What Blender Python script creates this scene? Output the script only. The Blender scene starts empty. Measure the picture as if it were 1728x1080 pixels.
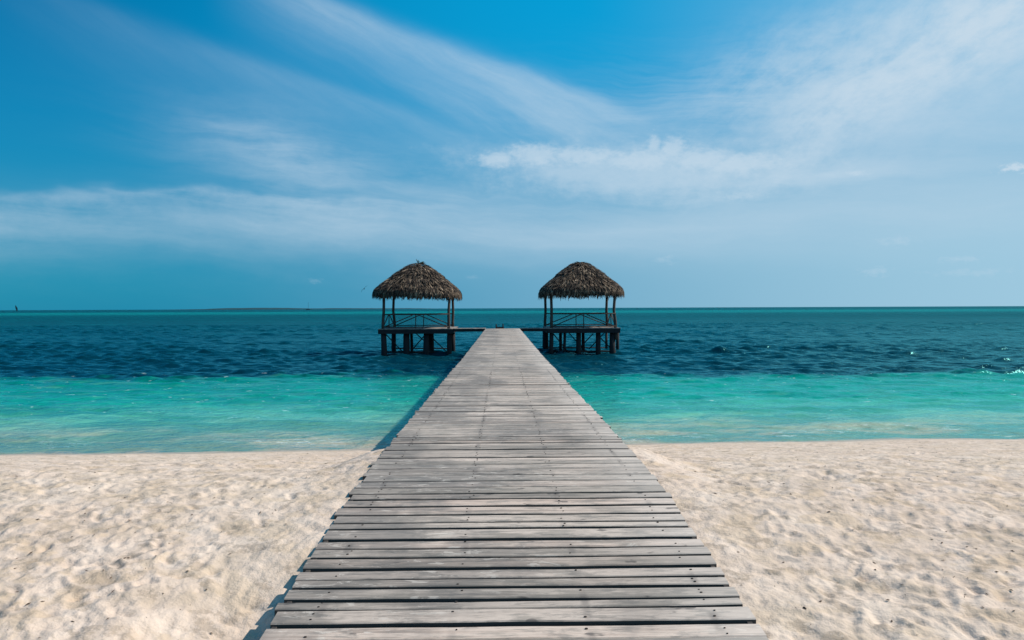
import bpy, bmesh, math, random
import numpy as np
from mathutils import Vector, Matrix

R = math.radians
random.seed(7)
rng = np.random.default_rng(11)
scene = bpy.context.scene
col = scene.collection
EYE = 3.49                      # eye above the water, water is z = 0
F = 1152.0                      # focal length in pixels of the 1728-wide photograph (24 mm)

# ------------------------------------------------------------------ camera
cam_data = bpy.data.cameras.new("camera")
cam = bpy.data.objects.new("camera", cam_data)
col.objects.link(cam)
scene.camera = cam
cam_data.sensor_width = 36.0
cam_data.lens = 24.0
cam_data.clip_start = 0.05
cam_data.clip_end = 200000.0
YAW, PITCH, ROLL = 17.0 / F, 20.0 / F, 0.00405
fwd = Vector((math.sin(YAW), math.cos(YAW), -math.tan(PITCH))).normalized()
right = fwd.cross(Vector((0, 0, 1))).normalized()
up = right.cross(fwd).normalized()
r2 = (right * math.cos(ROLL) - up * math.sin(ROLL)).normalized()
u2 = r2.cross(fwd).normalized()
m = Matrix.Identity(4)
for i in range(3):
    m[i][0], m[i][1], m[i][2] = r2[i], u2[i], -fwd[i]
m.translation = Vector((0, 0, EYE))
cam.matrix_world = m

def azel(px, py):
    """direction in which a point of the sky lies, as azimuth and elevation"""
    d = (fwd + r2 * ((px - 864) / F) - u2 * ((py - 540) / F)).normalized()
    return math.atan2(d.x, d.y), math.asin(d.z)

# ------------------------------------------------------------------ node helpers
class N:
    tree = None
    def __init__(self, s): self.s = s
    @staticmethod
    def math(op, *a, clamp=False):
        n = N.tree.nodes.new("ShaderNodeMath"); n.operation = op; n.use_clamp = clamp
        for i, v in enumerate(a):
            if isinstance(v, N): N.tree.links.new(v.s, n.inputs[i])
            else: n.inputs[i].default_value = float(v)
        return N(n.outputs[0])
    def __add__(a, b): return N.math("ADD", a, b)
    def __radd__(a, b): return N.math("ADD", b, a)
    def __sub__(a, b): return N.math("SUBTRACT", a, b)
    def __rsub__(a, b): return N.math("SUBTRACT", b, a)
    def __mul__(a, b): return N.math("MULTIPLY", a, b)
    def __rmul__(a, b): return N.math("MULTIPLY", b, a)
    def __truediv__(a, b): return N.math("DIVIDE", a, b)
    def __rtruediv__(a, b): return N.math("DIVIDE", b, a)

def sstep(v, a, b, lo=0.0, hi=1.0):
    n = N.tree.nodes.new("ShaderNodeMapRange"); n.interpolation_type = "SMOOTHSTEP"
    N.tree.links.new(v.s, n.inputs["Value"])
    for k, x in (("From Min", a), ("From Max", b), ("To Min", lo), ("To Max", hi)):
        n.inputs[k].default_value = x
    return N(n.outputs[0])

def lstep(v, a, b, lo=0.0, hi=1.0):
    n = N.tree.nodes.new("ShaderNodeMapRange"); n.clamp = True
    N.tree.links.new(v.s, n.inputs["Value"])
    for k, x in (("From Min", a), ("From Max", b), ("To Min", lo), ("To Max", hi)):
        n.inputs[k].default_value = x
    return N(n.outputs[0])

def vec(x, y, z=0.0):
    n = N.tree.nodes.new("ShaderNodeCombineXYZ")
    for i, v in enumerate((x, y, z)):
        if isinstance(v, N): N.tree.links.new(v.s, n.inputs[i])
        else: n.inputs[i].default_value = v
    return N(n.outputs[0])

def sep(v):
    n = N.tree.nodes.new("ShaderNodeSeparateXYZ")
    N.tree.links.new(v.s, n.inputs[0])
    return N(n.outputs[0]), N(n.outputs[1]), N(n.outputs[2])

def noise(v, scale=1.0, detail=4.0, rough=0.55, dist=0.0):
    n = N.tree.nodes.new("ShaderNodeTexNoise")
    N.tree.links.new(v.s, n.inputs["Vector"])
    n.inputs["Scale"].default_value = scale
    n.inputs["Detail"].default_value = detail
    n.inputs["Roughness"].default_value = rough
    n.inputs["Distortion"].default_value = dist
    return N(n.outputs[0])

def cmix(fac, a, b, mode="MIX"):
    n = N.tree.nodes.new("ShaderNodeMix"); n.data_type = "RGBA"; n.blend_type = mode
    for key, v in ((0, fac), (6, a), (7, b)):
        if isinstance(v, N): N.tree.links.new(v.s, n.inputs[key])
        elif key == 0: n.inputs[key].default_value = v
        else: n.inputs[key].default_value = (*v, 1.0)
    return N(n.outputs[2])

def ramp(v, stops, mode="LINEAR"):
    n = N.tree.nodes.new("ShaderNodeValToRGB")
    N.tree.links.new(v.s, n.inputs[0])
    e = n.color_ramp.elements
    n.color_ramp.interpolation = mode
    while len(e) < len(stops): e.new(0.5)
    for el, (p, c) in zip(e, stops):
        el.position = p; el.color = (*c, 1.0)
    return N(n.outputs[0])

def newmat(name):
    mt = bpy.data.materials.new(name); mt.use_nodes = True
    N.tree = mt.node_tree
    b = mt.node_tree.nodes["Principled BSDF"]
    return mt, b

def link(v, sock): N.tree.links.new(v.s, sock)

def coords(kind="Object"):
    n = N.tree.nodes.new("ShaderNodeTexCoord")
    return N(n.outputs[kind])

def island_random():
    n = N.tree.nodes.new("ShaderNodeNewGeometry")
    return N(n.outputs["Random Per Island"])

def bump(height, strength, dist, bsdf):
    n = N.tree.nodes.new("ShaderNodeBump")
    n.inputs["Strength"].default_value = strength
    n.inputs["Distance"].default_value = dist
    link(height, n.inputs["Height"])
    N.tree.links.new(n.outputs[0], bsdf.inputs["Normal"])
    return N(n.outputs[0])

# ------------------------------------------------------------------ sun, sky, exposure
SUN_AZ, SUN_EL = R(80), R(44)            # to the right of the pier, high
sun_data = bpy.data.lights.new("sun", "SUN")
sun_data.energy = 4.7
sun_data.angle = R(0.5)
sun_data.color = (1.0, 0.91, 0.79)
sun = bpy.data.objects.new("sun", sun_data)
col.objects.link(sun)
sdir = Vector((math.sin(SUN_AZ) * math.cos(SUN_EL), math.cos(SUN_AZ) * math.cos(SUN_EL), math.sin(SUN_EL)))
sun.rotation_euler = sdir.to_track_quat("Z", "Y").to_euler()
sun.location = (30, 5, 40)

world = bpy.data.worlds.new("World")
scene.world = world
world.use_nodes = True
N.tree = world.node_tree
wt = world.node_tree
sky = wt.nodes.new("ShaderNodeTexSky")
sky.sky_type = "NISHITA"
sky.sun_disc = False
sky.sun_elevation = SUN_EL
sky.sun_rotation = SUN_AZ
sky.altitude = 0
sky.air_density = 1.0
sky.dust_density = 0.6
sky.ozone_density = 3.0
dvec = coords("Generated")
dx, dy, dz = sep(dvec)
az = N.math("ARCTAN2", dx, dy)
el = N.math("ARCSINE", dz)
P = 1.0 / F
# slow warps and streaks of the high cloud
warp1 = noise(vec(az * 4.0, el * 9.0, 1.3), 1.0, 4, 0.55) - 0.5
warp2 = noise(vec(az * 4.0, el * 9.0, 7.7), 1.0, 4, 0.55) - 0.5
def streak(angle, along, across, seed, detail=6, rough=0.6, warp=0.06):
    c, s = math.cos(angle), math.sin(angle)
    a2 = az + warp1 * warp; e2 = el + warp2 * warp
    l = a2 * c + e2 * s
    t = e2 * c - a2 * s
    return noise(vec(l * along, t * across, seed), 1.0, detail, rough)
st_down = streak(R(-28), 3.0, 24.0, 0.0)
st_up = streak(R(35), 4.5, 18.0, 3.0)
st_flat = streak(R(-3), 3.0, 26.0, 9.0)
fluff = noise(vec(az * 24.0, el * 38.0, 4.0), 1.0, 8, 0.64)
puff = noise(vec(az * 95.0, el * 170.0, 14.0), 1.0, 6, 0.62)
fibre = streak(R(-24), 5.0, 85.0, 21.0, 6, 0.62, 0.05)
fibre_up = streak(R(33), 6.0, 60.0, 25.0, 6, 0.62, 0.09)
fibre_flat = streak(R(-5), 7.0, 95.0, 28.0, 6, 0.62, 0.06)
fine = noise(vec(az * 90.0, el * 220.0, 2.0), 1.0, 4, 0.6)

def gauss(v): return N.math("EXPONENT", v * v * -1.0)
def blob(px, py, wx, wy, ang=0.0, warp=0.05):
    a0, e0 = azel(px, py)
    c, s = math.cos(ang), math.sin(ang)
    u = az + warp1 * warp - a0; v = el + warp2 * warp - e0
    l = (u * c + v * s) * (1.0 / (wx * P)); t = (v * c - u * s) * (1.0 / (wy * P))
    return N.math("EXPONENT", (l * l + t * t) * -1.0)
def line(pts, w_up, w_dn, fade0, fade1, warp=0.02):
    """band along a parabola el = f(az) through three points, sharper above than below"""
    q = [azel(*p) for p in pts]
    A = np.array([[a * a, a, 1] for a, _ in q]); c = np.linalg.solve(A, [e for _, e in q])
    e2 = el + warp2 * warp
    dlt = e2 - (az * az * c[0] + az * c[1] + c[2])
    upside = N.math("EXPONENT", N.math("POWER", N.math("MAXIMUM", dlt, 0.0) * (1 / (w_up * P)), 2.0) * -1.0)
    dnside = N.math("EXPONENT", N.math("POWER", N.math("MINIMUM", dlt, 0.0) * (-1 / (w_dn * P)), 1.5) * -1.0)
    f0 = sstep(az, azel(fade0[0], 200)[0], azel(fade0[1], 200)[0])
    f1 = sstep(az, azel(fade1[0], 200)[0], azel(fade1[1], 200)[0], 1.0, 0.0)
    return upside * dnside * f0 * f1

cl = []
# long trail running down to the right from the top
cl.append(line([(500, -8), (800, 106), (1060, 196)], 16, 58, (330, 560), (960, 1200)) * (st_down * 0.35 + fluff * 0.2 + fibre * 0.4 + 0.04) * 0.72)
cl.append(line([(300, 80), (600, 172), (860, 270)], 14, 70, (60, 640), (800, 1050)) * (st_down * 0.4 + fluff * 0.2 + fibre * 0.3) * 0.30)
cl.append(line([(120, 10), (320, 74), (560, 160)], 16, 60, (-100, 200), (400, 700)) * (st_down * 0.6) * 0.22)
cl.append(blob(900, 205, 190, 50, R(-14)) * sstep(st_down, 0.1, 0.9) * 0.55)
# broad fan at upper right
cl.append(blob(1640, 60, 300, 95, R(22)) * sstep(st_up * 0.3 + fluff * 0.5 + fibre_up * 0.2, 0.16, 0.66) * 1.10)
cl.append(blob(1440, 165, 150, 48, R(34)) * sstep(st_up * 0.35 + fluff * 0.5 + fibre_up * 0.15, 0.26, 0.66) * 0.70)
cl.append(blob(1330, 110, 150, 60, R(20)) * sstep(fibre_up * 0.4 + fluff * 0.6, 0.30, 0.66) * 0.42)
cl.append(blob(1250, 160, 330, 75, R(6)) * sstep(st_flat * 0.5 + fibre_flat * 0.5, 0.3, 0.7) * 0.34)
cl.append(blob(1640, 240, 400, 90, 0.0) * (st_flat * 0.6 + 0.15) * 0.75)
# flat cloud with fluffy crest in the middle
body = blob(1070, 290, 315, 48, R(-3), 0.03)
cl.append(sstep(body + (fluff - 0.5) * 0.9 + (puff - 0.5) * 0.15, 0.22, 1.05) * 0.62)
crest = None
for q_ in ((1104, 244, 13, 20), (1136, 250, 26, 22), (1180, 268, 55, 20), (1250, 276, 60, 17), (1080, 270, 60, 18), (980, 262, 70, 15), (905, 262, 60, 20), (840, 272, 40, 16)):
    t_ = blob(*q_, 0.0, 0.012)
    crest = t_ if crest is None else N.math("MAXIMUM", crest, t_)
cl.append(sstep(crest + (fluff - 0.5) * 0.6 + (puff - 0.5) * 0.9, 0.25, 0.95) * sstep(crest, 0.02, 0.25) * 0.62)
cl.append(blob(1080, 330, 330, 26, R(1), 0.03) * sstep(st_flat, 0.3, 0.75) * 0.40)
cl.append(blob(1380, 305, 130, 22, R(4), 0.03) * sstep(st_flat, 0.3, 0.7) * 0.45)
# wisp on the left and the band under it
cl.append(blob(480, 268, 135, 52, R(-14)) * sstep(st_flat * 0.45 + fibre_flat * 0.25 + fluff * 0.3, 0.24, 0.70) * 0.48)
cl.append(blob(400, 215, 60, 12, R(-6)) * sstep(st_flat, 0.3, 0.7) * 0.35)
cl.append(blob(640, 320, 260, 60, R(-10)) * sstep(st_flat, 0.2, 0.8) * 0.35)
cl.append(line([(0, 325), (330, 334), (680, 352)], 9, 68, (-900, -500), (560, 900), 0.11) * sstep(st_flat * 0.4 + fluff * 0.4 + fibre_flat * 0.2, 0.22, 0.70) * 0.42)
cl.append(line([(0, 372), (500, 384), (1000, 392)], 14, 42, (-900, -500), (700, 1500), 0.04) * (st_flat * 0.9) * 0.32)
# veil low over the sea, thicker to the right
cl.append(blob(1150, 385, 900, 45, 0.0) * (st_flat * 0.6 + 0.15) * 0.80)
for p in ((1716, 282, 24, 9, .95), (1448, 292, 18, 5, .55), (1122, 438, 22, 9, .22), (1478, 457, 28, 10, .26), (1620, 438, 30, 7, .28),
          (1515, 406, 30, 9, .22), (1640, 460, 60, 7, .2), (1250, 330, 40, 8, .3), (530, 474, 16, 6, .12), (796, 466, 14, 6, .10)):
    q_ = blob(p[0], p[1], p[2], p[3], 0.0, 0.012)
    cl.append(sstep(q_ + (puff - 0.5) * 2.6, 0.35, 1.25) * sstep(q_, 0.02, 0.3) * p[4])
clear = None
for c_ in cl:
    t_ = 1.0 - N.math("MINIMUM", N.math("MAXIMUM", c_, 0.0), 0.98)
    clear = t_ if clear is None else clear * t_
# sparse cirrus for the half of the sky behind the camera
back = sstep(dy, 0.25, -0.2) * sstep(st_up, 0.5, 0.8) * 0.5
cover = (1.0 - clear * (1.0 - back)) * (0.93 + fine * 0.14)
# thin veils: the air low over the sea, and the milky side of the sky towards the sun
bgs = 0.12
S_ = 1.0 / bgs
low = sstep(el, R(24), R(-1)) * 0.80
glow = sstep(az, R(-46), R(10)) * 0.80 * (1.0 - sstep(el, R(40), R(85)))
milk = N.math("MAXIMUM", sstep(az, R(-30), R(48)) * sstep(el, R(19), R(3)) * 0.86, sstep(az, R(6), R(46)) * 0.55)
milk = milk * (1.0 - sstep(el, R(40), R(85)))
skycol = cmix(1.0, N(sky.outputs[0]), (0.002, 0.63, 0.86), "MULTIPLY")
skycol = cmix(glow, skycol, (0.003 * S_, 0.375 * S_, 0.72 * S_))
skycol = cmix(low, skycol, (0.020 * S_, 0.240 * S_, 0.415 * S_))
skycol = cmix(milk, skycol, (0.41 * S_, 0.64 * S_, 0.785 * S_))
skycol = cmix(cover, skycol, (0.55 * S_, 0.69 * S_, 0.81 * S_))
bg = wt.nodes["Background"]
link(skycol, bg.inputs["Color"])
bg.inputs["Strength"].default_value = bgs

scene.view_settings.view_transform = "Standard"
scene.view_settings.look = "None"
scene.view_settings.exposure = 0.0
scene.view_settings.gamma = 1.0
scene.cycles.use_denoising = True
scene.cycles.max_bounces = 6
scene.cycles.transparent_max_bounces = 12
scene.cycles.caustics_reflective = False
scene.cycles.caustics_refractive = False

# ------------------------------------------------------------------ object helpers
def tag(o, label=None, cat=None, group=None, kind=None):
    if label: o["label"] = label
    if cat: o["category"] = cat
    if group: o["group"] = group
    if kind: o["kind"] = kind
    return o

def empty(name, loc):
    o = bpy.data.objects.new(name, None)
    o.empty_display_size = 0.3
    o.location = loc
    col.objects.link(o)
    return o

class MB:
    def __init__(self): self.v, self.f, self.mi = [], [], []
    def add(self, vs, fs, mi=0):
        b = len(self.v)
        self.v += [tuple(p) for p in vs]
        self.f += [tuple(b + i for i in f) for f in fs]
        self.mi += [mi] * len(fs)
    def beam(self, a, b, w, h, mi=0):
        """rectangular timber from a to b, w across, h in the upright sense"""
        a, b = Vector(a), Vector(b)
        d = (b - a).normalized()
        s = d.cross(Vector((0, 0, 1)))
        if s.length < 1e-3: s = Vector((1, 0, 0))
        s.normalize(); t = s.cross(d).normalized()
        c = min(w, h) * 0.12
        prof = [(-w/2 + c, -h/2), (w/2 - c, -h/2), (w/2, -h/2 + c), (w/2, h/2 - c), (w/2 - c, h/2), (-w/2 + c, h/2), (-w/2, h/2 - c), (-w/2, -h/2 + c)]
        vs = [p + s * x + t * y for p in (a, b) for x, y in prof]
        fs = [(i, (i + 1) % 8, 8 + (i + 1) % 8, 8 + i) for i in range(8)] + [tuple(range(7, -1, -1)), tuple(range(8, 16))]
        self.add(vs, fs, mi)
    def tube(self, pts, rads, n=10, mi=0):
        pts = [Vector(p) for p in pts]
        vs, fs = [], []
        for i, p in enumerate(pts):
            d = (pts[min(i + 1, len(pts) - 1)] - pts[max(i - 1, 0)]).normalized()
            s = d.cross(Vector((0.13, 0.91, 0.2))).normalized(); t = s.cross(d)
            for k in range(n):
                a = 2 * math.pi * k / n
                vs.append(p + (s * math.cos(a) + t * math.sin(a)) * rads[i])
        for i in range(len(pts) - 1):
            for k in range(n):
                fs.append((i * n + k, i * n + (k + 1) % n, (i + 1) * n + (k + 1) % n, (i + 1) * n + k))
        fs.append(tuple(range(n - 1, -1, -1))); fs.append(tuple(range((len(pts) - 1) * n, len(pts) * n)))
        self.add(vs, fs, mi)
    def build(self, name, mats, parent=None, smooth=False):
        me = bpy.data.meshes.new(name)
        me.from_pydata(self.v, [], self.f)
        mats = mats if isinstance(mats, (list, tuple)) else [mats]
        for mt in mats: me.materials.append(mt)
        me.polygons.foreach_set("material_index", self.mi)
        if smooth: me.polygons.foreach_set("use_smooth", [True] * len(me.polygons))
        me.update()
        o = bpy.data.objects.new(name, me)
        col.objects.link(o)
        if parent is not None: o.parent = parent
        return o

def grid_mesh(name, X, Y, Z, mat):
    nr, nc = X.shape
    co = np.stack([X, Y, Z], -1).reshape(-1, 3).astype(np.float32)
    i = np.arange(nr * nc).reshape(nr, nc)
    q = np.stack([i[:-1, :-1], i[:-1, 1:], i[1:, 1:], i[1:, :-1]], -1).reshape(-1, 4).astype(np.int32)
    me = bpy.data.meshes.new(name)
    me.vertices.add(len(co)); me.vertices.foreach_set("co", co.ravel())
    me.loops.add(q.size); me.loops.foreach_set("vertex_index", q.ravel())
    me.polygons.add(len(q))
    me.polygons.foreach_set("loop_start", np.arange(0, q.size, 4, dtype=np.int32))
    me.polygons.foreach_set("use_smooth", np.ones(len(q), bool))
    me.materials.append(mat)
    me.update(calc_edges=True)
    o = bpy.data.objects.new(name, me)
    col.objects.link(o)
    return o

def pnoise(x, y, seed=0):
    xi = np.floor(x).astype(np.int64); yi = np.floor(y).astype(np.int64)
    xf = x - xi; yf = y - yi
    u = xf * xf * xf * (xf * (xf * 6 - 15) + 10); v = yf * yf * yf * (yf * (yf * 6 - 15) + 10)
    def g(a, b, fx, fy):
        h = (a * 374761393 + b * 668265263 + seed * 974711) & 0xFFFFFFFF
        h = ((h ^ (h >> 13)) * 1274126177) & 0xFFFFFFFF
        h = (h ^ (h >> 16)) & 0xFFFF
        t = h * (2 * np.pi / 65536.0)
        return np.cos(t) * fx + np.sin(t) * fy
    a = g(xi, yi, xf, yf); b = g(xi + 1, yi, xf - 1, yf)
    c = g(xi, yi + 1, xf, yf - 1); d = g(xi + 1, yi + 1, xf - 1, yf - 1)
    return (a * (1 - u) + b * u) * (1 - v) + (c * (1 - u) + d * u) * v

def smooth01(t): t = np.clip(t, 0, 1); return t * t * (3 - 2 * t)

# ------------------------------------------------------------------ materials
def mat_sand():
    mt, b = newmat("beach_sand")
    p = coords()
    x, y, z = sep(p)
    big = noise(p, 0.45, 5, 0.55)
    mid = noise(p, 3.2, 6, 0.6)
    spots = noise(vec(x * 2.2, y * 3.0, 5.0), 1.0, 5, 0.62)
    grain = noise(p, 160.0, 2, 0.7)
    c = ramp(mid, [(0.32, (0.52, 0.405, 0.315)), (0.50, (0.675, 0.530, 0.435)), (0.66, (0.745, 0.605, 0.510))])
    c = cmix(sstep(spots, 0.51, 0.59) * 0.50, c, (0.55, 0.405, 0.27))
    c = cmix(sstep(big, 0.35, 0.7) * 0.35, c, (0.66, 0.55, 0.445))
    c = cmix(sstep(grain, 0.35, 0.75) * 0.18, c, (0.36, 0.30, 0.245))
    dk = noise(vec(x * 4.0, y * 5.0, 15.0), 1.0, 6, 0.70)
    c = cmix(sstep(dk, 0.53, 0.61) * 0.50, c, (0.29, 0.225, 0.17))
    wet = sstep(z + (mid - 0.5) * 0.05, 0.22, 0.06)
    c = cmix(wet * 0.6, c, (0.30, 0.27, 0.21))
    link(c, b.inputs["Base Color"])
    link(0.95 - wet * 0.5, b.inputs["Roughness"])
    b.inputs["Specular IOR Level"].default_value = 0.25
    h = noise(p, 11.0, 6, 0.60)
    bump(h, 0.75, 0.035, b)
    return mt

def mat_water():
    mt, b = newmat("sea_water")
    p = coords()
    x, y, z = sep(p)
    wob = (noise(vec(x * 0.10, y * 0.12, 0.0), 1.0, 5, 0.6) - 0.5)
    wob2 = (noise(vec(x * 0.5, y * 0.9, 3.0), 1.0, 5, 0.6) - 0.5)
    shore = y + wob2 * 1.6 - x * 0.03
    # colour of the water body with distance from the shore
    u = lstep(shore + wob * 3.0, 15.0, 40.0)
    near = ramp(u, [(0.09, (0.45, 0.385, 0.285)), (0.17, (0.36, 0.42, 0.30)), (0.29, (0.125, 0.455, 0.335)),
                    (0.45, (0.007, 0.34, 0.255)), (0.75, (0.001, 0.235, 0.185))])
    patch = noise(vec(x * 0.16, y * 0.42, 8.0), 1.0, 5, 0.6)
    near = cmix(sstep(patch, 0.46, 0.56) * 0.60, near, (0.003, 0.225, 0.175))
    ripple_light = noise(vec(x * 0.30, y * 1.3, 17.0), 1.0, 6, 0.62)  # pale lines of rippling light on the bottom, painted into the shallows
    near = cmix(sstep(ripple_light, 0.50, 0.62) * 0.16, near, (0.22, 0.50, 0.40))
    # sea-grass beds: dark water beyond a ragged line
    edge = y + wob * 13.0 + wob2 * 7.0
    deep = sstep(edge, 33.3, 36.4)
    gap = sstep(noise(vec(x * 0.035, y * 0.085, 2.0), 1.0, 4, 0.55), 0.48, 0.66)
    fary = N.math("LOGARITHM", N.math("MAXIMUM", y, 1.0), 10.0)
    dcol = ramp(lstep(fary, 1.5, 3.5), [(0.0, (0.0005, 0.025, 0.044)), (0.20, (0.0005, 0.043, 0.066)), (0.40, (0.0005, 0.056, 0.080)),
                                        (0.54, (0.0005, 0.066, 0.090)), (0.61, (0.001, 0.155, 0.17)), (0.69, (0.001, 0.165, 0.18)),
                                        (0.74, (0.0005, 0.062, 0.088)), (1.0, (0.0005, 0.060, 0.090))])
    dcol = cmix(gap * sstep(fary, 1.75, 2.2) * 0.14, dcol, (0.002, 0.20, 0.22))
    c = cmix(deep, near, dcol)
    # foam where the wash breaks
    fo = noise(vec(x * 2.4, y * 5.5, 1.0), 1.0, 6, 0.7)
    wash = sstep(shore, 17.4, 18.0) * sstep(shore, 19.6, 18.4)
    foam = wash * sstep(fo, 0.53, 0.62) * sstep(noise(vec(x * 0.3, y * 0.6, 6.0), 1.0, 2, 0.5), 0.5, 0.62) * sstep(x, -14.0, 9.0, 0.35, 1.0)
    fleck = sstep(noise(vec(x * 1.7, y * 3.6, 11.0), 1.0, 4, 0.62), 0.655, 0.70) * sstep(y, 19.0, 24.0) * sstep(y, 40.0, 33.0)
    foam = N.math("MAXIMUM", foam * 0.75, fleck * 0.55)
    c = cmix(foam, c, (0.80, 0.83, 0.82))
    nt = mt.node_tree
    h = noise(vec(x * 1.5, y * 2.0, 0.0), 1.0, 5, 0.60) + noise(vec(x * 0.42, y * 0.7, 4.0), 1.0, 4, 0.6) * 2.0 + noise(vec(x * 0.10, y * 0.17, 6.0), 1.0, 4, 0.6) * lstep(fary, 1.6, 2.2, 0.0, 14.0)
    nrm = bump(h, 1.0, 0.10, b)
    nt.nodes.remove(b)
    dif = nt.nodes.new("ShaderNodeSubsurfaceScattering"); dif.falloff = "BURLEY"
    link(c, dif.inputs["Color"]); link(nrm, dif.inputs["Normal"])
    link(sstep(shore, 18.0, 22.0, 0.0, 0.5), dif.inputs["Scale"]); dif.inputs["Radius"].default_value = (0.6, 1.0, 1.0)
    glo = nt.nodes.new("ShaderNodeBsdfGlossy"); link(nrm, glo.inputs["Normal"])
    glo.inputs["Color"].default_value = (0.28, 0.88, 0.90, 1)
    link(lstep(fary, 1.3, 2.8, 0.17, 0.30) + foam * 0.5, glo.inputs["Roughness"])
    fr = nt.nodes.new("ShaderNodeFresnel"); fr.inputs["IOR"].default_value = 1.33; link(nrm, fr.inputs["Normal"])
    # a ruffled sea never mirrors fully, however low one looks along it
    fac = N(fr.outputs[0]) * lstep(fary, 1.35, 2.4, 1.0, 0.22) * (1.0 - foam)
    body = nt.nodes.new("ShaderNodeMixShader"); link(fac, body.inputs[0])
    nt.links.new(dif.outputs[0], body.inputs[1]); nt.links.new(glo.outputs[0], body.inputs[2])
    # the bottom shows through at the water's edge
    tr = nt.nodes.new("ShaderNodeBsdfTransparent")
    alpha = N.math("MAXIMUM", sstep(shore, 16.0, 16.9, 0.3, 1.0), foam)
    out = nt.nodes.new("ShaderNodeMixShader"); link(alpha, out.inputs[0])
    nt.links.new(tr.outputs[0], out.inputs[1]); nt.links.new(body.outputs[0], out.inputs[2])
    nt.links.new(out.outputs[0], nt.nodes["Material Output"].inputs["Surface"])
    return mt

def wood(name, lo, hi, rough=0.8, stretch=(3.0, 40.0, 40.0)):
    mt, b = newmat(name)
    p = coords()
    x, y, z = sep(p)
    g = noise(vec(x * stretch[0], y * stretch[1], z * stretch[2]), 1.0, 5, 0.65)
    k = noise(p, 1.3, 3, 0.5)
    c = ramp(g * 0.7 + k * 0.3, [(0.3, lo), (0.7, hi)])
    c = cmix(1.0, c, ramp(island_random(), [(0.0, (0.75, 0.75, 0.78)), (1.0, (1.15, 1.1, 1.05))]), "MULTIPLY")
    link(c, b.inputs["Base Color"])
    b.inputs["Roughness"].default_value = rough
    b.inputs["Specular IOR Level"].default_value = 0.3
    bump(g, 0.5, 0.006, b)
    return mt

def mat_deck():
    mt, b = newmat("weathered_planks")
    p = coords()
    x, y, z = sep(p)
    rnd = island_random()
    ox = x + rnd * 37.0
    grain = noise(vec(ox * 1.1, y * 30.0, z * 20.0), 1.0, 6, 0.70, 0.6)
    fineg = noise(vec(ox * 6.0, y * 120.0, 0.0), 1.0, 4, 0.72)
    blot = noise(vec(x * 0.85, y * 0.55, 2.0), 1.0, 5, 0.6)
    blot2 = noise(vec(ox * 1.3, y * 5.0, 6.0), 1.0, 6, 0.66)
    blot3 = noise(vec(ox * 3.4, y * 14.0, 16.0), 1.0, 6, 0.70)
    rnd2 = N.math("FRACT", rnd * 61.7)
    c = ramp(rnd, [(0.0, (0.290, 0.252, 0.220)), (0.22, (0.520, 0.400, 0.330)), (0.40, (0.370, 0.330, 0.288)), (0.6, (0.540, 0.445, 0.382)),
                   (0.8, (0.415, 0.365, 0.312)), (1.0, (0.610, 0.510, 0.440))])
    c = cmix(sstep(grain, 0.42, 0.56) * 0.45, c, (0.68, 0.585, 0.51))
    c = cmix(sstep(grain, 0.47, 0.36) * 0.60, c, (0.19, 0.162, 0.142))
    c = cmix(sstep(fineg, 0.50, 0.62) * 0.45, c, (0.19, 0.162, 0.142))
    c = cmix(sstep(blot2, 0.50, 0.58) * 0.45, c, (0.185, 0.172, 0.150))
    c = cmix(sstep(blot3, 0.52, 0.60) * 0.50, c, (0.155, 0.150, 0.140))
    c = cmix(sstep(blot2, 0.46, 0.32) * 0.30, c, (0.62, 0.52, 0.46))
    # dark damp-looking weathering, mostly along the left side
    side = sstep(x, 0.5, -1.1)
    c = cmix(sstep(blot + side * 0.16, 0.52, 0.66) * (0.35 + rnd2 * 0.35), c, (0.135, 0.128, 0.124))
    c = cmix(sstep(x, 0.7, 1.25) * 0.40, c, (0.66, 0.60, 0.545))  # sheen on the right-hand plank ends, painted as a paler colour
    # pale scuffs
    sc = noise(vec(ox * 5.0, y * 16.0, 9.0), 1.0, 6, 0.72, 0.8)
    scm = noise(vec(x * 0.9, y * 1.1, 4.0), 1.0, 3, 0.5)
    c = cmix(sstep(sc, 0.56, 0.62) * sstep(scm + side * 0.10, 0.47, 0.64) * 0.42, c, (0.78, 0.72, 0.65))
    # knots and rust bleeding from the nails along the joists
    kn = noise(vec(ox * 4.0, y * 9.0, 12.0), 1.0, 3, 0.55)
    c = cmix(sstep(kn, 0.66, 0.71) * 0.7, c, (0.07, 0.062, 0.06))
    for fx in ROWS:
        dist_ = N.math("ABSOLUTE", x + (noise(vec(y * 0.7, fx * 9.0, 0.0), 1.0, 2, 0.5) - 0.5) * 0.10 - fx)
        c = cmix(sstep(dist_, 0.035, 0.006) * sstep(noise(vec(y * 3.1, fx * 5.0, 1.0), 1.0, 3, 0.6), 0.46, 0.66) * 0.45, c, (0.10, 0.09, 0.088))
    tone = rnd2 * 0.38 + 0.78
    c = cmix(1.0, c, vec(tone * 1.03, tone, tone * 0.985), "MULTIPLY")
    # shade in the gaps: the plank sides are coloured dark, the tops are not
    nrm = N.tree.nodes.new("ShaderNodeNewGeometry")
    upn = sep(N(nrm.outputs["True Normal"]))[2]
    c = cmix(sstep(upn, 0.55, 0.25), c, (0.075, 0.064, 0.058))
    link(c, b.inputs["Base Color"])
    link(lstep(grain, 0.3, 0.7, 0.62, 0.82), b.inputs["Roughness"])
    b.inputs["Specular IOR Level"].default_value = 0.35
    bump(grain * 0.6 + fineg * 0.5, 0.45, 0.006, b)
    return mt

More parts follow.
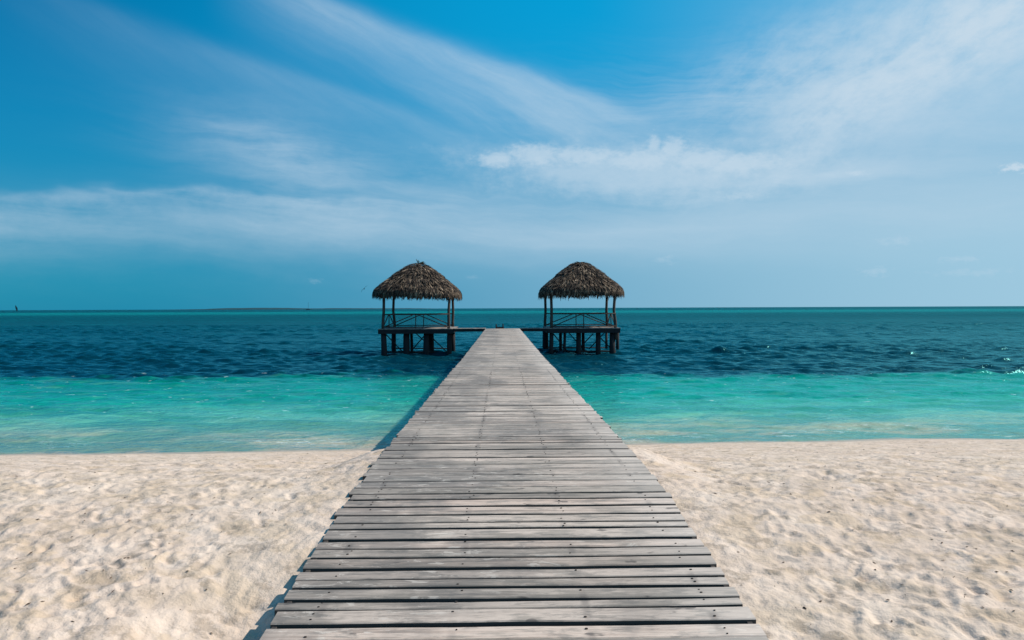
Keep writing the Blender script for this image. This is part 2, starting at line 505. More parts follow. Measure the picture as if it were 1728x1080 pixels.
def mat_thatch():
    mt, b = newmat("palm_thatch")
    p = coords()
    rnd = island_random()
    n = noise(p, 2.2, 5, 0.65)
    c = ramp(rnd * 0.60 + sstep(n, 0.3, 0.7) * 0.34, [(0.0, (0.012, 0.011, 0.012)), (0.42, (0.050, 0.036, 0.028)), (0.62, (0.140, 0.100, 0.070)),
                                   (0.80, (0.26, 0.190, 0.135)), (0.95, (0.50, 0.39, 0.285))])
    link(c, b.inputs["Base Color"])
    b.inputs["Roughness"].default_value = 0.85
    b.inputs["Specular IOR Level"].default_value = 0.2
    return mt

def plain(name, colour, rough=0.7, var=0.25, scale=6.0):
    mt, b = newmat(name)
    n = noise(coords(), scale, 4, 0.6)
    lo = tuple(v * (1 - var) for v in colour); hi = tuple(v * (1 + var) for v in colour)
    link(ramp(n, [(0.3, lo), (0.7, hi)]), b.inputs["Base Color"])
    b.inputs["Roughness"].default_value = rough
    b.inputs["Specular IOR Level"].default_value = 0.3
    return mt

ROWS = (-0.98, -0.25, 0.43, 1.10)           # the four joists the planks are nailed to
M_SAND, M_WATER, M_DECK, M_THATCH = mat_sand(), mat_water(), mat_deck(), mat_thatch()
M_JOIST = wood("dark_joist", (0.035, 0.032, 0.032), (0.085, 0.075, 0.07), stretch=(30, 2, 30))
M_POST = wood("round_post", (0.028, 0.023, 0.022), (0.115, 0.088, 0.075), stretch=(16, 16, 3))
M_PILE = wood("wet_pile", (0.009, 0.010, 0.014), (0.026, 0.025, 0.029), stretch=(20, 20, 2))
M_GDECK = wood("gazebo_planks", (0.20, 0.17, 0.15), (0.36, 0.32, 0.29), stretch=(6, 30, 6))
M_NAIL = plain("rusty_nail", (0.035, 0.026, 0.022), 0.7)
M_ISLE = plain("island_scrub", (0.006, 0.052, 0.068), 0.9, 0.25, 0.01)
M_DARKSAIL = plain("dark_sail", (0.010, 0.045, 0.060), 0.8)
M_HULL = plain("dark_hull", (0.02, 0.075, 0.10), 0.5)
M_MAST = plain("far_mast", (0.06, 0.17, 0.22), 0.5)
M_BIRD = plain("bird_plumage", (0.012, 0.035, 0.055), 0.8)
M_LEAF = plain("leaf_sprig", (0.045, 0.06, 0.035), 0.7)
M_WEED = plain("dry_seaweed", (0.085, 0.055, 0.038), 0.9, 0.5, 30)

# ------------------------------------------------------------------ deck level along the pier
DY = [-6.0, 2.0, 3.35, 4.08, 4.74, 5.57, 7.13, 9.35, 13.6, 22.2, 50.5]
DH = [1.66, 1.65, 1.627, 1.56, 1.505, 1.451, 1.442, 1.445, 1.48, 1.53, 1.50]
def deck_z(y): return EYE - np.interp(y, DY, DH)
PX, PW = 0.05, 2.5                           # pier centre line and width

# ------------------------------------------------------------------ sand
def sand_height(X, Y):
    prof_y = [-400, -60, -6, 2.0, 3.4, 4.2, 5.2, 6.0, 7.0, 8.0, 9.0, 11, 13, 15, 17, 19, 25, 36, 60, 200]
    prof_z = [4.0, 2.4, 1.80, 1.80, 1.83, 1.90, 1.97, 1.965, 1.86, 1.70, 1.52, 1.13, 0.74, 0.37, 0.02, -0.22, -0.65, -1.2, -2.4, -6]
    sh = 0.55 * pnoise(X * 0.11, Y * 0.02, 3) + 0.28 * pnoise(X * 0.33, Y * 0.05, 4) + 0.035 * np.clip(X, -25, 25)
    ys = Y - sh * smooth01((Y - 6) / 8)
    z = np.interp(ys, prof_y, prof_z)
    amp = 1 - 0.75 * smooth01((ys - 15.0) / 2.2)
    n = (0.030 * pnoise(X * 0.8, Y * 0.8, 1) + 0.012 * pnoise(X * 2.1, Y * 2.1, 2) + 0.009 * pnoise(X * 4.9, Y * 4.9, 5)
         + 0.010 * pnoise(X * 10, Y * 10, 6) + 0.006 * pnoise(X * 21, Y * 21, 8))
    return z, n, amp, ys

ry = np.concatenate([-np.geomspace(300, 2.0, 40), np.linspace(-1.5, 2.0, 20), 2.0 * (20 / 2.0) ** np.linspace(0.004, 1, 640), np.geomspace(20.5, 190, 40)])
ucore = np.linspace(-1.15, 1.15, 860)
uout = np.geomspace(1.16, 60, 40)
uu = np.concatenate([-uout[::-1], ucore, uout])
sc = np.where(ry > 3.0, ry, 3.0)
Ys = np.repeat(ry[:, None], len(uu), 1)
Xs = uu[None, :] * sc[:, None]
Zb, Zn, Amp, YS = sand_height(Xs, Ys)
# trodden sand: overlapping footprints and scoops
st = np.zeros_like(Zb)
row_lo = np.searchsorted(ry, 2.1); row_hi = np.searchsorted(ry, 17.5)
for k in range(9500):
    big = rng.random() < 0.05
    fy = 2.3 + 14.5 * rng.random() ** 1.25
    fx = rng.uniform(-1, 1) * 1.0 * max(fy, 3.0)
    a = rng.normal(0.0, 0.9); 
    L, W, D = (rng.uniform(0.16, 0.34), rng.uniform(0.10, 0.20), rng.uniform(0.006, 0.013)) if big else (rng.uniform(0.05, 0.115), rng.uniform(0.028, 0.055), rng.uniform(0.003, 0.012))
    rad = 3.0 * max(L, W)
    i0, i1 = np.searchsorted(ry, (fy - rad, fy + rad))
    s_ = max(fy, 3.0)
    j0, j1 = np.searchsorted(uu, ((fx - rad) / s_ - 0.02, (fx + rad) / s_ + 0.02))
    if i1 <= i0 or j1 <= j0: continue
    ax = Xs[i0:i1, j0:j1] - fx; ay = Ys[i0:i1, j0:j1] - fy
    l = (ax * math.cos(a) + ay * math.sin(a)) / L; w = (-ax * math.sin(a) + ay * math.cos(a)) / W
    q = l * l + w * w
    st[i0:i1, j0:j1] += -D * np.exp(-q * 1.6) + 0.45 * D * np.exp(-((np.sqrt(q) - 1.35) ** 2) * 5)
Z = Zb + (Zn + st) * Amp
# sand heaped against the planks; a hollow beside the first ones on the left
dz_ = deck_z(Ys)
lx = np.abs(Xs - PX) - PW / 2                     # distance outside the deck edge
leftside = Xs < PX
hug = smooth01((8.6 - Ys) / 1.6) * smooth01(1 - lx / 0.75)
target = dz_ - 0.035 + 0.6 * (Zn + st)
Z = Z * (1 - hug) + target * hug
hollow = leftside * smooth01((4.55 - Ys) / 1.3) * smooth01(1 - (lx - 0.12) / 0.8)
Z = Z - 0.27 * hollow
cap = dz_ - 0.018 + np.maximum(lx, 0) * 0.25
Z = np.where((Ys < 9.5) & (lx < 0.6), np.minimum(Z, cap), Z)
under = smooth01(-(lx - 0.0) / 0.05)
Z = np.where(under > 0, np.minimum(Z, Z * (1 - under) + (dz_ - 0.34) * under), Z)
sand = grid_mesh("sand", Xs, Ys, Z, M_SAND)
tag(sand, kind="structure")

# ------------------------------------------------------------------ sea
wy = np.concatenate([np.arange(14, 42, 0.10), np.arange(42, 72, 0.15), np.arange(72, 150, 0.36), np.arange(150, 420, 1.3), np.geomspace(421, 90000, 70)])
ucore = np.linspace(-1.15, 1.15, 860)
uu_w = np.concatenate([-np.geomspace(1.16, 9, 24)[::-1], ucore, np.geomspace(1.16, 9, 24)])
Yw = np.repeat(wy[:, None], len(uu_w), 1); Xw = uu_w[None, :] * wy[:, None]
Zw = np.zeros_like(Yw)
dyrow = np.gradient(wy)[:, None]; dxrow = (wy * (ucore[1] - ucore[0]))[:, None]
res = np.maximum(dyrow, dxrow)
K = 64
lams = np.geomspace(0.34, 3.6, K)
gust = 0.95 + 0.7 * (pnoise(Xw * 0.03, Yw * 0.05, 21) + 0.5 * pnoise(Xw * 0.09, Yw * 0.16, 22))
for lam in lams:
    th = rng.normal(0.12, 0.42)
    kx, ky = math.sin(th) * 2 * math.pi / lam, math.cos(th) * 2 * math.pi / lam
    slope = 0.046 * (1.0 if lam < 1.9 else 0.6)
    lod = np.clip((lam / res - 2.2) / 2.0, 0, 1)
    ph = kx * Xw + ky * Yw + rng.uniform(0, 6.283) + 0.8 * pnoise(Xw * 0.05 + lam * 7, Yw * 0.08, 31)
    Zw += slope * lam / 6.283 * lod * np.sin(ph)
Zw += 0.35 * Zw * np.abs(Zw) / 0.08                # sharper crests
shoal = 0.22 + 0.36 * smooth01((Yw - 17.5) / 8) + 0.48 * smooth01((Yw - 29) / 9)
Zw *= np.clip(gust, 0.5, 1.5) * shoal
# a low wavelet about to break on the right, and the run-up along the shore
ridge = 19.6 + 0.035 * Xw + 0.5 * pnoise(Xw * 0.2, Yw * 0 + 3.3, 41)
Zw += 0.11 * np.exp(-((Yw - ridge) / 0.42) ** 2) * smooth01((Xw - 6.5) / 3) * smooth01((16 - Xw) / 4)
sw = 22.6 + 0.8 * pnoise(Xw * 0.12, Yw * 0 + 1.7, 42)
Zw += 0.045 * np.exp(-((Yw - sw) / 0.7) ** 2) * (0.4 + pnoise(Xw * 0.2, Yw * 0.0 + 7.1, 43))
Zw[wy > 420] = 0
water = grid_mesh("water", Xw, Yw, Zw, M_WATER)
tag(water, kind="structure")

# ------------------------------------------------------------------ island on the horizon
ix = np.linspace(-1, 1, 240); D0 = 6500.0
a0, a1 = (300 - 847) / F * D0, (760 - 847) / F * D0
iX = np.repeat((a0 + (a1 - a0) * (ix + 1) / 2)[None, :], 9, 0)
jj = np.linspace(-1, 1, 9)[:, None]
iY = D0 + jj * 500 + 0 * iX
pxs = 847 + iX / D0 * F
hh = np.interp(pxs, [300, 330, 372, 392, 440, 480, 512, 545, 562, 585, 620, 700, 760], [-3, 3.5, 6.5, 14, 16, 14.5, 9, 7, 10, 9, 7, 6, -3])
iZ = (hh + 1.6 * pnoise(iX / 45.0, iY / 300.0, 51) + 0.9 * pnoise(iX / 14.0, iY / 90.0, 52)) * np.sqrt(np.clip(1 - jj ** 2, 0, 1)) + 0.5
isle = grid_mesh("island", iX, iY, iZ, M_ISLE)
tag(isle, kind="structure")

# ------------------------------------------------------------------ pier
pier = empty("pier", (PX, 3.0, 0))
tag(pier, "long grey weathered wooden plank pier running out from the sand to the two thatched gazebos", "pier")
mb = MB()
def plank(y0, y1, detail):
    yc = (y0 + y1) / 2
    zt = float(deck_z(yc)) + random.gauss(0, 0.0022)
    th = 0.042
    e0 = -PW / 2 + random.gauss(0, 0.011); e1 = PW / 2 + random.gauss(0, 0.011)
    n = 8 if detail else 3
    sk = random.gauss(0, 0.0035); bow = random.gauss(0, 0.003)
    tw = random.gauss(0, 0.008)
    slope = float(deck_z(y1) - deck_z(y0)) / (y1 - y0)
    vs, fs = [], []
    c = 0.005
    for i in range(n + 1):
        s = i / n
        x = PX + e0 + (e1 - e0) * s
        off = sk * (s - .5) * 2 + bow * (1 - (2 * s - 1) ** 2) + random.gauss(0, 0.0008)
        wz = random.gauss(0, 0.0009) if detail else 0
        ya, yb = y0 + off + random.gauss(0, 0.0007), y1 + off + random.gauss(0, 0.0007)
        hw = (yb - ya) / 2
        for py_, pz_ in ((ya, -th), (ya, -c), (ya + c, 0), (yb - c, 0), (yb, -c), (yb, -th)):
            vs.append((x, py_, zt + wz + pz_ + (py_ - yc) * (slope + tw * (s - .5) * 2)))
    for i in range(n):
        b0, b1 = i * 6, (i + 1) * 6
        for k in range(6):
            fs.append((b0 + k, b0 + (k + 1) % 6, b1 + (k + 1) % 6, b1 + k))
    fs.append((5, 4, 3, 2, 1, 0)); fs.append(tuple(n * 6 + k for k in range(6)))
    mb.add(vs, fs, 0)
    if yc < 16 and yc > 2.4:
        for fx in ROWS:
            for q in (0.27, 0.73):
                if random.random() < 0.45: continue
                cx, cy = fx + random.gauss(0, 0.012), y0 + (y1 - y0) * (q + random.gauss(0, 0.05))
                zz = zt + (cy - yc) * slope + 0.0035
                rr = random.uniform(0.0035, 0.006)
                ring = [(cx + rr * 1.3 * math.cos(a * math.pi / 4), cy + rr * math.sin(a * math.pi / 4)) for a in range(8)]
                mb.add([(a_, b_, zz) for a_, b_ in ring] + [(a_, b_, zz - 0.02) for a_, b_ in ring],
                       [tuple(range(8))] + [(k, 8 + k, 8 + (k + 1) % 8, (k + 1) % 8) for k in range(8)], 1)
# the gaps of the nearest planks, read from the photograph, then random widths
gap_px = [1057, 1030, 1014.4, 993.6, 978, 960.6, 941.5, 926, 911, 893, 882.5, 868.6, 854.7, 842.6, 832.8]
gap_w = [7, 4.5, 5, 6, 3.2, 6.5, 4, 3.2, 5.5, 2.6, 4.6, 3.4, 3.0, 3.6, 2.2]
ytab = np.linspace(2.6, 8, 4000); ptab = 520 + F * (EYE - deck_z(ytab)) / ytab
gy = [float(np.interp(-g, -ptab, ytab)) for g in gap_px]
gw = [max(0.014, w * y / (F * 1.55 / y) * 0.74) for w, y in zip(gap_w, gy)]
cuts = list(zip(gy, gw))
y = gy[0]
before = []
while y > -3.0:
    y -= random.uniform(0.12, 0.17); before.append((y, random.uniform(0.015, 0.03)))
cuts = before[::-1] + cuts
y = gy[-1]
while True:
    y += random.choice((0.10, 0.125, 0.14, 0.145, 0.17, 0.185)) + random.uniform(-.01, .01)
    f = 1.15 if y < 7 else (1.55 if y < 15 else 1.15 if y < 24 else 0.75)
    g = random.choice((0.008, 0.013, 0.018, 0.024, 0.034)) * f
    cuts.append((y, g))
    if y > 50.3: break
for (ya, ga), (yb, gb) in zip(cuts[:-1], cuts[1:]):
    plank(ya + ga / 2, yb - gb / 2, (ya + yb) / 2 < 14)
PEND = cuts[-1][0]
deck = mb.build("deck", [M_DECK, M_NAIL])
deck.parent = pier; deck.matrix_parent_inverse = Matrix.Translation((-PX, -3.0, 0))
def under_pier(o):
    o.parent = pier; o.matrix_parent_inverse = Matrix.Translation((-PX, -3.0, 0)); return o
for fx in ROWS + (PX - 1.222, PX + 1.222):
    edge_ = abs(fx - PX) > 1.15  # unseen boards added along both deck edges to stop sun through the gaps
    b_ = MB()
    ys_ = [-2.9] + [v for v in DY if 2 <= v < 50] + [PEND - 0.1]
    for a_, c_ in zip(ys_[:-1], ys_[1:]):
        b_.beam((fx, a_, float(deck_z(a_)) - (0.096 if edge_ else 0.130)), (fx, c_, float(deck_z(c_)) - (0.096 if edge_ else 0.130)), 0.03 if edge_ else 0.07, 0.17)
    under_pier(b_.build("sun_block_board" if edge_ else "joist", M_JOIST))
py = 9.5
while py < 50:
    zt = float(deck_z(py)) - 0.21
    b_ = MB(); b_.beam((PX - 1.28, py, zt - 0.09), (PX + 1.28, py, zt - 0.09), 0.14, 0.17)
    under_pier(b_.build("crossbeam", M_JOIST))
    for sx in (-1.02, 1.02):
        b_ = MB(); b_.tube([(PX + sx, py, -3.0), (PX + sx * 0.99, py, 0.2), (PX + sx * 0.98, py, zt - 0.17)], [0.13, 0.125, 0.115], 12)
        under_pier(b_.build("pile", M_PILE, smooth=True))
    py += 4.5

# ladder over the far end
lad = empty("ladder", (-0.17, PEND + 0.09, 0))
tag(lad, "low dark ladder with two short handrails standing at the far end of the plank pier", "ladder")
zd = float(deck_z(PEND))
for sx in (-0.25, 0.25):
    b_ = MB(); b_.tube([(sx, 0.0, -1.2), (sx, 0.0, zd + 0.22), (sx, 0, zd + 0.33)], [0.045, 0.045, 0.04], 10)
    b_.build("handrail", M_PILE, lad, True)
for k in range(6):
    b_ = MB(); b_.beam((-0.27, 0.0, -0.7 + 0.4 * k), (0.27, 0.0, -0.7 + 0.4 * k), 0.05, 0.06)
    b_.build("rung", M_PILE, lad)
b_ = MB(); b_.beam((-0.31, 0.0, zd + 0.05), (0.31, 0.0, zd + 0.05), 0.13, 0.12)
b_.build("top_step", M_PILE, lad)

# ------------------------------------------------------------------ gazebos
def se(th, n):                              # superellipse unit radius
    c, s = abs(math.cos(th)), abs(math.sin(th))
    return 1.0 / ((c ** n + s ** n) ** (1.0 / n))
PR = [(0.0, 2.72), (0.45, 2.66), (0.85, 2.47), (1.16, 2.25), (1.95, 1.66), (2.7, 1.12), (3.2, 0.70), (3.42, 0.46), (3.48, 0.26)]
PRr = np.array([p[0] for p in PR]); PRz = np.array([p[1] for p in PR])
arc = np.concatenate([[0], np.cumsum(np.hypot(np.diff(PRr), np.diff(PRz)))])
def roof_pt(s, th, lift=0.0):
    """s = distance down the slope from the peak"""
    r = float(np.interp(s, arc, PRr)); z = float(np.interp(s, arc, PRz))
    k = min(1, r / 2.2)
    rr = r * se(th, 2.0 + 1.6 * k) * (0.94 if k > 0.9 else 1.0) 
    return Vector((rr * math.cos(th), rr * math.sin(th), z + lift))

def make_roof(parent, z0, cx, cy, seed, tuft, sc=1.0):
    rd = random.Random(seed)
    b = MB()
    ns, nt = 22, 64
    vs, fs = [], []
    for i in range(ns + 1):
        for j in range(nt):
            p = roof_pt(arc[-1] * i / ns, 2 * math.pi * j / nt)
            p.z -= 0.06; p.x *= 0.985; p.y *= 0.985
            vs.append((p.x + cx, p.y + cy, p.z + z0))
    for i in range(ns):
        for j in range(nt):
            fs.append((i * nt + j, (i + 1) * nt + j, (i + 1) * nt + (j + 1) % nt, i * nt + (j + 1) % nt))
    b.add(vs, fs, 1)
    rows = 14
    for i in range(rows):
        s0 = 0.02 + (arc[-1] - 0.30) * i / (rows - 1)
        r = max(0.25, float(np.interp(s0 + 0.3, arc, PRr)))
        n = int(2 * math.pi * r / 0.042)
        ph = rd.uniform(0, 6)
        lump = [rd.gauss(0, 0.05) for _ in range(24)]
        for j in range(n):
            th = ph + 2 * math.pi * j / n + rd.gauss(0, 0.02)
            L = rd.uniform(0.36, 0.75)
            w = rd.uniform(0.018, 0.052)
            s1 = s0 + rd.gauss(0, 0.07) + lump[int(th / 6.2832 * 24) % 24]
            s1 = max(s1, 0.0)
            lift0, lift1 = rd.uniform(0.0, 0.04), rd.uniform(0.04, 0.17)
            dth = rd.gauss(0, 0.12) / max(r, 0.5)
            a = roof_pt(s1, th, lift0)
            mid = roof_pt(s1 + L * 0.55, th + dth * 0.5, lift0 * 0.4 + lift1 * 0.6)
            e = roof_pt(s1 + L, th + dth, lift1)
            over = s1 + L - arc[-1]
            if over > 0: e.z -= over * 0.85
            tang = Vector((-math.sin(th), math.cos(th), rd.gauss(0, 0.25)))
            tang.normalize()
            q = [a + tang * w * .6, a - tang * w * .6, mid + tang * w, mid - tang * w, e + tang * w * .35, e - tang * w * .35]
            b.add([(p.x + cx, p.y + cy, p.z + z0) for p in q], [(0, 1, 3, 2), (2, 3, 5, 4)], 0)
    # ragged fringe hanging from the eave
    for j in range(1500):
        th = rd.uniform(0, 6.2832)
        a = roof_pt(arc[-1] - rd.uniform(0.0, 0.35), th, rd.uniform(-0.04, 0.03))
        f_ = rd.uniform(0.93, 1.01); a.x *= f_; a.y *= f_
        L = rd.uniform(0.16, 0.44) if rd.random() < 0.93 else rd.uniform(0.4, 0.58)
        w = rd.uniform(0.015, 0.04)
        tang = Vector((-math.sin(th), math.cos(th), 0))
        out = Vector((math.cos(th), math.sin(th), 0)) * rd.uniform(-0.02, 0.07) + tang * rd.gauss(0, 0.04)
        e = a + out - Vector((0, 0, L))
        q = [a + tang * w, a - tang * w, e + tang * w * .4, e - tang * w * .4]
        b.add([(p.x + cx, p.y + cy, p.z + z0) for p in q], [(0, 1, 3, 2)], 0)
    b.v = [(cx + (p[0] - cx) * sc, cy + (p[1] - cy) * sc, p[2] - (p[0] - cx) * (sc - 1) * 0.5) for p in b.v]
    roof = b.build("roof", [M_THATCH, M_PILE], parent)
    if tuft:
        t = MB()
        for (tx, tz, w) in ((-0.22, 0.36, 0.045), (0.02, 0.22, 0.04), (0.22, 0.12, 0.04), (0.42, 0.16, 0.05), (0.52, 0.05, 0.05), (-0.05, 0.3, 0.03)):
            base = Vector((cx + 0.05 + tx * 0.25, cy, z0 + 2.70))
            tip = Vector((cx + 0.05 + tx, cy + rd.uniform(-.15, .15), z0 + 2.76 + tz))
            md = (base + tip) / 2 + Vector((0, 0, 0.07))
            t.tube([base, md, tip], [w * 0.6, w * 0.8, 0.008], 6)
        t.build("leafy_tuft", M_LEAF, roof)

def make_gazebo(label, cx, front_x, back_x, dfront, dback, eave_z, piles, seed, tuft, mirror):
    cy = (dfront + dback) / 2
    root = empty("thatched_gazebo", (cx, cy, 0))
    tag(root, label, "gazebo", "thatched gazebos at the end of the pier")
    L = lambda x, y, z=0.0: (x - cx, y - cy, z)
    rd = random.Random(seed)
    zd = 1.99
    x0, x1 = front_x
    m_ = 0.32
    # floor of planks
    b = MB(); xx = x0 - m_
    while xx < x1 + m_ - 0.05:
        w = rd.uniform(0.14, 0.19)
        b.beam(L(xx + w / 2, dfront - m_, zd - 0.03 + rd.gauss(0, .003)), L(xx + w / 2, dback + m_, zd - 0.03), min(w, x1 + m_ - xx) - 0.012, 0.055)
        xx += w
    b.build("floor", M_GDECK, root)
    # girders round the floor
    for a_, c_ in ((L(x0 - m_, dfront - m_ + .06, zd - .225), L(x1 + m_, dfront - m_ + .06, zd - .225)), (L(x0 - m_, dback + m_ - .06, zd - .225), L(x1 + m_, dback + m_ - .06, zd - .225)),
                   (L(x0 - m_ + .06, dfront - m_ + .13, zd - .225), L(x0 - m_ + .06, dback + m_ - .13, zd - .225)), (L(x1 + m_ - .06, dfront - m_ + .13, zd - .225), L(x1 + m_ - .06, dback + m_ - .13, zd - .225))):
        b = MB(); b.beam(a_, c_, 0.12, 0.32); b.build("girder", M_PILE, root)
    # four leaning round posts
    zt = eave_z + 0.75
    corners = [(x0, dfront), (x1, dfront), (back_x[0], dback), (back_x[1], dback)]
    for (px_, py_) in corners:
        b = MB()
        lean = (rd.gauss(0, .07), rd.gauss(0, .05)); bend = rd.gauss(0, .05)
        lx_ = -0.10 if px_ < cx else 0.06
        b.tube([L(px_ + lx_ * 0 - lean[0] * .3, py_, zd - 0.9 if py_ == dfront else zd - 0.2), L(px_, py_, zd + .4), L(px_ + bend + lean[0] * .4, py_ + lean[1] * .4, zd + 1.3), L(px_ + lean[0], py_ + lean[1], zt)],
               [0.125, 0.115, 0.105, 0.10], 12)
        b.build("post", M_POST, root, True)
    # railings: front, back and the side away from the pier
    outer = (x0, back_x[0]) if mirror else (x1, back_x[1])
    def railing(a, c, dz=0.0):
        a, c = Vector(a), Vector(c)
        rail = MB(); rail.tube([a + Vector((0, 0, 1.06 + dz)), (a + c) / 2 + Vector((0, 0, 1.05 + dz)), c + Vector((0, 0, 1.07 + dz))], [0.042, 0.04, 0.042], 8)
        o = rail.build("railing", M_POST, root, True)
        mid = (a + c) / 2
        b = MB(); b.tube([mid, mid + Vector((0, 0, 1.04 + dz))], [0.036, 0.034], 8); b.build("baluster", M_POST, o, True)
        for e in (a, c):
            b = MB(); b.tube([e + (mid - e) * 0.06 + Vector((0, 0, 0.14)), e + (mid - e) * 0.9 + Vector((0, 0, 1.0 + dz))], [0.04, 0.036], 8); b.build("brace", M_POST, o, True)
        b = MB(); b.tube([a + Vector((0, 0, 0.12)), c + Vector((0, 0, 0.12))], [0.036, 0.036], 8); b.build("bottom_rail", M_POST, o, True)
    railing(L(x0, dfront - .12, zd), L(x1, dfront - .12, zd))
    railing(L(back_x[0], dback, zd), L(back_x[1], dback, zd))
    railing(L(outer[0], dfront, zd), L(outer[1], dback, zd), 0.0)
    # piles under the floor
    tops = []
    for (px_, wpx, depth) in piles:
        x = (px_ - 847) / F * depth
        r = wpx / F * depth / 2 * 1.12
        b = MB()
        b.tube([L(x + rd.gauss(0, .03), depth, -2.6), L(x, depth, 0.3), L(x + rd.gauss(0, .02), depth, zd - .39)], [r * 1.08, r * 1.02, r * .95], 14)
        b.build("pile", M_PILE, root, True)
        tops.append((x, depth))
    for row in (dfront + .15, dback - .1):
        xs = np.linspace(x0 - .1, x1 + .1, 4)
        for k in range(3):
            for (za, zb) in ((0.1, 1.55), (1.55, 0.1)):
                if (k + (za > zb) + (row > cy)) % 2 and rd.random() < 0.8: 
                    b = MB(); b.tube([L(xs[k] + rd.uniform(0, .3), row, za), L(xs[k + 1] - rd.uniform(0, .3), row + .08, zb)], [0.045, 0.04], 8)
                    b.build("diagonal_brace", M_PILE, root, True)
        b = MB(); b.tube([L(x0 - .1, row + .2, 0.22), L(x1 + .1, row + .2, 0.18)], [0.05, 0.05], 8); b.build("tie_beam", M_PILE, root, True)
    make_roof(root, eave_z, 0.08 if tuft else 0.0, 0.0, seed, tuft, 1.03 if tuft else 0.995)

make_gazebo("thatched wooden gazebo on piles with a leafy tuft sticking up from its roof peak", -6.62, (-8.9, -3.98), (-8.82, -4.05), 51.2, 56.2, 4.26,
            [(648.5, 8.5, 51.2), (664.5, 7, 55.9), (686, 10, 51.4), (695, 4.5, 55.6), (719, 9, 51.3), (728, 8, 55.8), (758, 7.5, 51.2), (764.6, 6.5, 56.0)], 5, True, True)
make_gazebo("thatched wooden gazebo on piles with a bare rounded roof peak and no tuft", 6.18, (3.72, 8.53), (3.55, 8.67), 51.2, 56.2, 4.32,
            [(920.5, 9, 56.0), (930.0, 6.5, 51.2), (946, 4.8, 55.8), (952.5, 4.2, 51.5), (976.5, 7.6, 51.4), (984.5, 4.8, 55.8), (1009.6, 7.6, 51.3), (1023.6, 3.8, 55.9), (1033.7, 9, 51.3), (1042.5, 4.8, 55.9)], 9, False, False)

# gangways from the end of the pier to each gazebo
def gangway(label, xa, xb, seed):
    xm = (xa + xb) / 2
    root = empty("gangway", (xm, 51.6, 0))
    tag(root, label, "gangway", "gangways between the pier and the gazebos")
    rd = random.Random(seed)
    b = MB(); x = xa
    while x < xb - 0.03:
        w = min(rd.uniform(0.13, 0.18), xb - x)
        b.beam((x + w / 2 - xm, -0.72, 1.965), (x + w / 2 - xm, 0.72, 1.965), w - 0.012, 0.05)
        x += w
    b.build("floor", M_GDECK, root)
    for yy in (-0.64, 0.64):
        b = MB(); b.beam((xa - xm, yy, 1.845), (xb - xm, yy, 1.845), 0.09, 0.185); b.build("joist", M_PILE, root)
    return root
gangway("narrow plank gangway from the pier end to the gazebo with the tufted roof", -3.64, -1.24, 1)
gangway("narrow plank gangway from the pier end to the gazebo with the bare roof peak", 1.34, 3.38, 2)

# ------------------------------------------------------------------ boats far out and a bird
def hull(b, L_, W_, H_):
    st_ = [(-.5, .55, .9), (-.25, .95, .95), (.1, 1.0, 1.0), (.35, .6, 1.08), (.5, .03, 1.2)]
    vs, fs = [], []
    for t, w, h in st_:
        for (yy, zz) in ((-w, h), (-w * .75, .3), (0, -.3), (w * .75, .3), (w, h)):
            vs.append((t * L_, yy * W_ / 2, zz * H_))
    for i in range(4):
        for k in range(4): fs.append((i * 5 + k, (i + 1) * 5 + k, (i + 1) * 5 + k + 1, i * 5 + k + 1))
        fs.append((i * 5 + 4, (i + 1) * 5 + 4, (i + 1) * 5, i * 5))
    fs.append((0, 1, 2, 3, 4)); b.add(vs, fs)
D = 2600.0
bt = empty("sailing_boat", ((37.5 - 847) / F * D, D, 0))
tag(bt, "tiny dark sailing boat with raised leaning dark sail on the far horizon", "sailing boat")
b = MB(); hull(b, 10, 3.0, 1.4); b.build("hull", M_HULL, bt)
b = MB(); b.tube([(0.6, 0, 0.6), (-6.0, 0, 23.5)], [0.25, 0.12], 8); b.build("mast", M_MAST, bt)
b = MB()
pts = [(1.6, 2.2), (2.4, 6), (1.2, 12), (-2.2, 18), (-5.8, 23.0), (-6.6, 18), (-6.2, 12), (-4.4, 6), (-2.6, 2.6)]
n_ = len(pts)
b.add([(x, 0.25 + .5 * math.sin(z / 7), z) for x, z in pts] + [(x, .15 + .5 * math.sin(z / 7), z) for x, z in pts],
      [tuple(range(n_)), tuple(range(2 * n_ - 1, n_ - 1, -1))] + [(i, n_ + i, n_ + (i + 1) % n_, (i + 1) % n_) for i in range(n_)])
b.build("sail", M_DARKSAIL, bt)
D = 2500.0
bt = empty("sailing_boat", ((521.5 - 847) / F * D, D, 0))
tag(bt, "tiny anchored yacht with one tall bare mast in front of the low island", "sailing boat")
b = MB(); hull(b, 17, 4.6, 1.9); b.beam((-4, 0, 2.4), (2.5, 0, 2.4), 2.6, 1.1); b.build("hull", M_HULL, bt)
b = MB(); b.tube([(0.8, 0, 1.6), (0.8, 0, 29)], [0.55, 0.40], 8); b.beam((0.7, 0, 4.2), (-6, 0, 4.4), .35, .45); b.build("mast", M_MAST, bt)

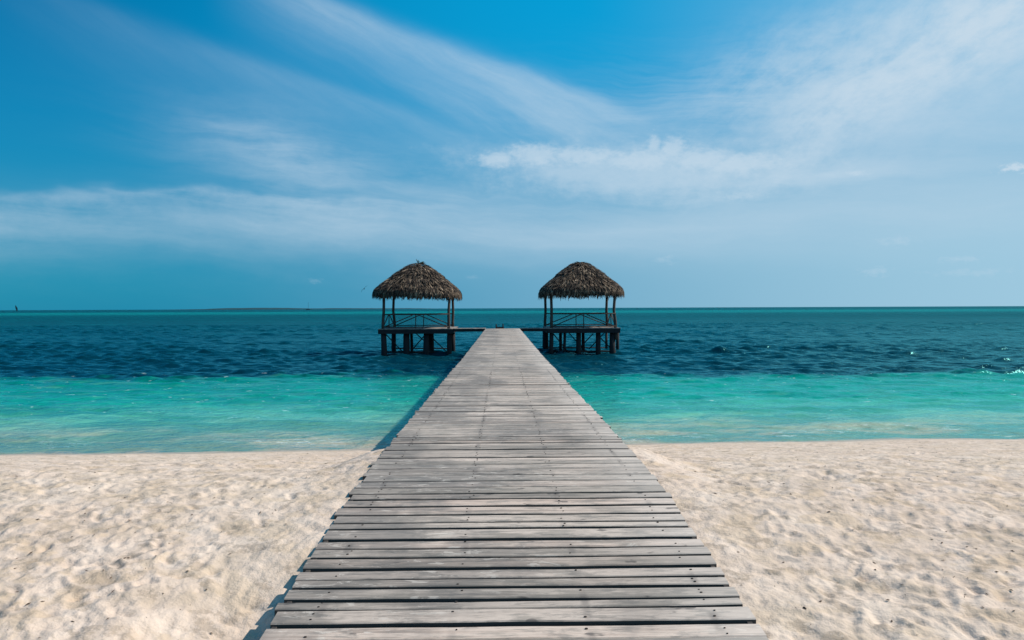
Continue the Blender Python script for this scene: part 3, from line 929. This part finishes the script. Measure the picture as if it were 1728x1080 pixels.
D = 95.0
bc = ((615.6 - 847) / F * D, D, EYE + (521.5 - 488) / F * D)
b = MB()
secs = [(-.26, .012), (-.17, .03), (-.05, .055), (.06, .058), (.15, .042), (.21, .034), (.25, .012)]
b.tube([(0.0, t, 0.0) for t, r in secs], [r for t, r in secs], 10)
for s in (-1, 1):
    pl = [(0.03, .09, -.07, .02), (.16, .11, -.03, .045), (.30, .07, -.05, .055), (.42, -.01, -.08, .03), (.50, -.09, -.10, .0)]
    vs, fs = [], []
    for (xx, le, te, zz) in pl:
        for (yy, dz) in ((le, 0), ((le + te) / 2, .014), (te, 0), ((le + te) / 2, -.010)): vs.append((s * xx, yy, zz + dz))
    for i in range(len(pl) - 1):
        for k in range(4): fs.append((i * 4 + k, (i + 1) * 4 + k, (i + 1) * 4 + (k + 1) % 4, i * 4 + (k + 1) % 4))
    fs.append((0, 1, 2, 3)); fs.append(tuple(len(vs) - 1 - k for k in range(4)))
    b.add(vs, fs)
b.add([(-.02, -.25, 0), (.02, -.25, 0), (.055, -.36, .004), (0, -.33, .004), (-.055, -.36, .004), (0, -.25, .012)], [(0, 1, 2, 3), (0, 3, 4, 5), (1, 5, 3)])
bird = b.build("bird", M_BIRD, None, False)
bird.location = bc
bird.scale = (1.25, 1.25, 1.25)
bird.rotation_euler = (R(10), R(-46), R(14))
tag(bird, "small dark bird gliding with tilted wings in the sky beside the tufted gazebo roof", "bird")

# ------------------------------------------------------------------ bits of dry seaweed and twig on the sand
b = MB()
def sand_z(x, y):
    i = min(max(np.searchsorted(ry, y), 0), len(ry) - 1)
    j = min(max(np.searchsorted(uu, x / max(ry[i], 3.0)), 0), len(uu) - 1)
    return float(Z[i, j])
for k in range(1500):
    y = 2.9 + 13 * random.random() ** 1.5
    x = random.uniform(-.95, .95) * y
    if -1.45 < x < 1.5: continue
    if random.random() < .5: x += random.gauss(0, .1)
    z = sand_z(x, y)
    L_ = random.uniform(.005, .016) * (1 if random.random() < .9 else 1.8)
    a = random.uniform(0, 6.28)
    wv = L_ * random.uniform(.18, .5)
    d = Vector((math.cos(a), math.sin(a), random.uniform(-.15, .25))); s = Vector((-math.sin(a), math.cos(a), 0))
    c0 = Vector((x, y, z + .003))
    q = [c0 - d * L_ , c0 + s * wv, c0 + d * L_, c0 - s * wv, c0 + Vector((0, 0, wv * .8))]
    b.add(q, [(0, 4, 1), (1, 4, 2), (2, 4, 3), (3, 4, 0), (3, 2, 1, 0)])
o = b.build("seaweed_bits", M_WEED)
tag(o, "scattered dark bits of dry seaweed lying on the trodden pale sand", "seaweed", kind="stuff")
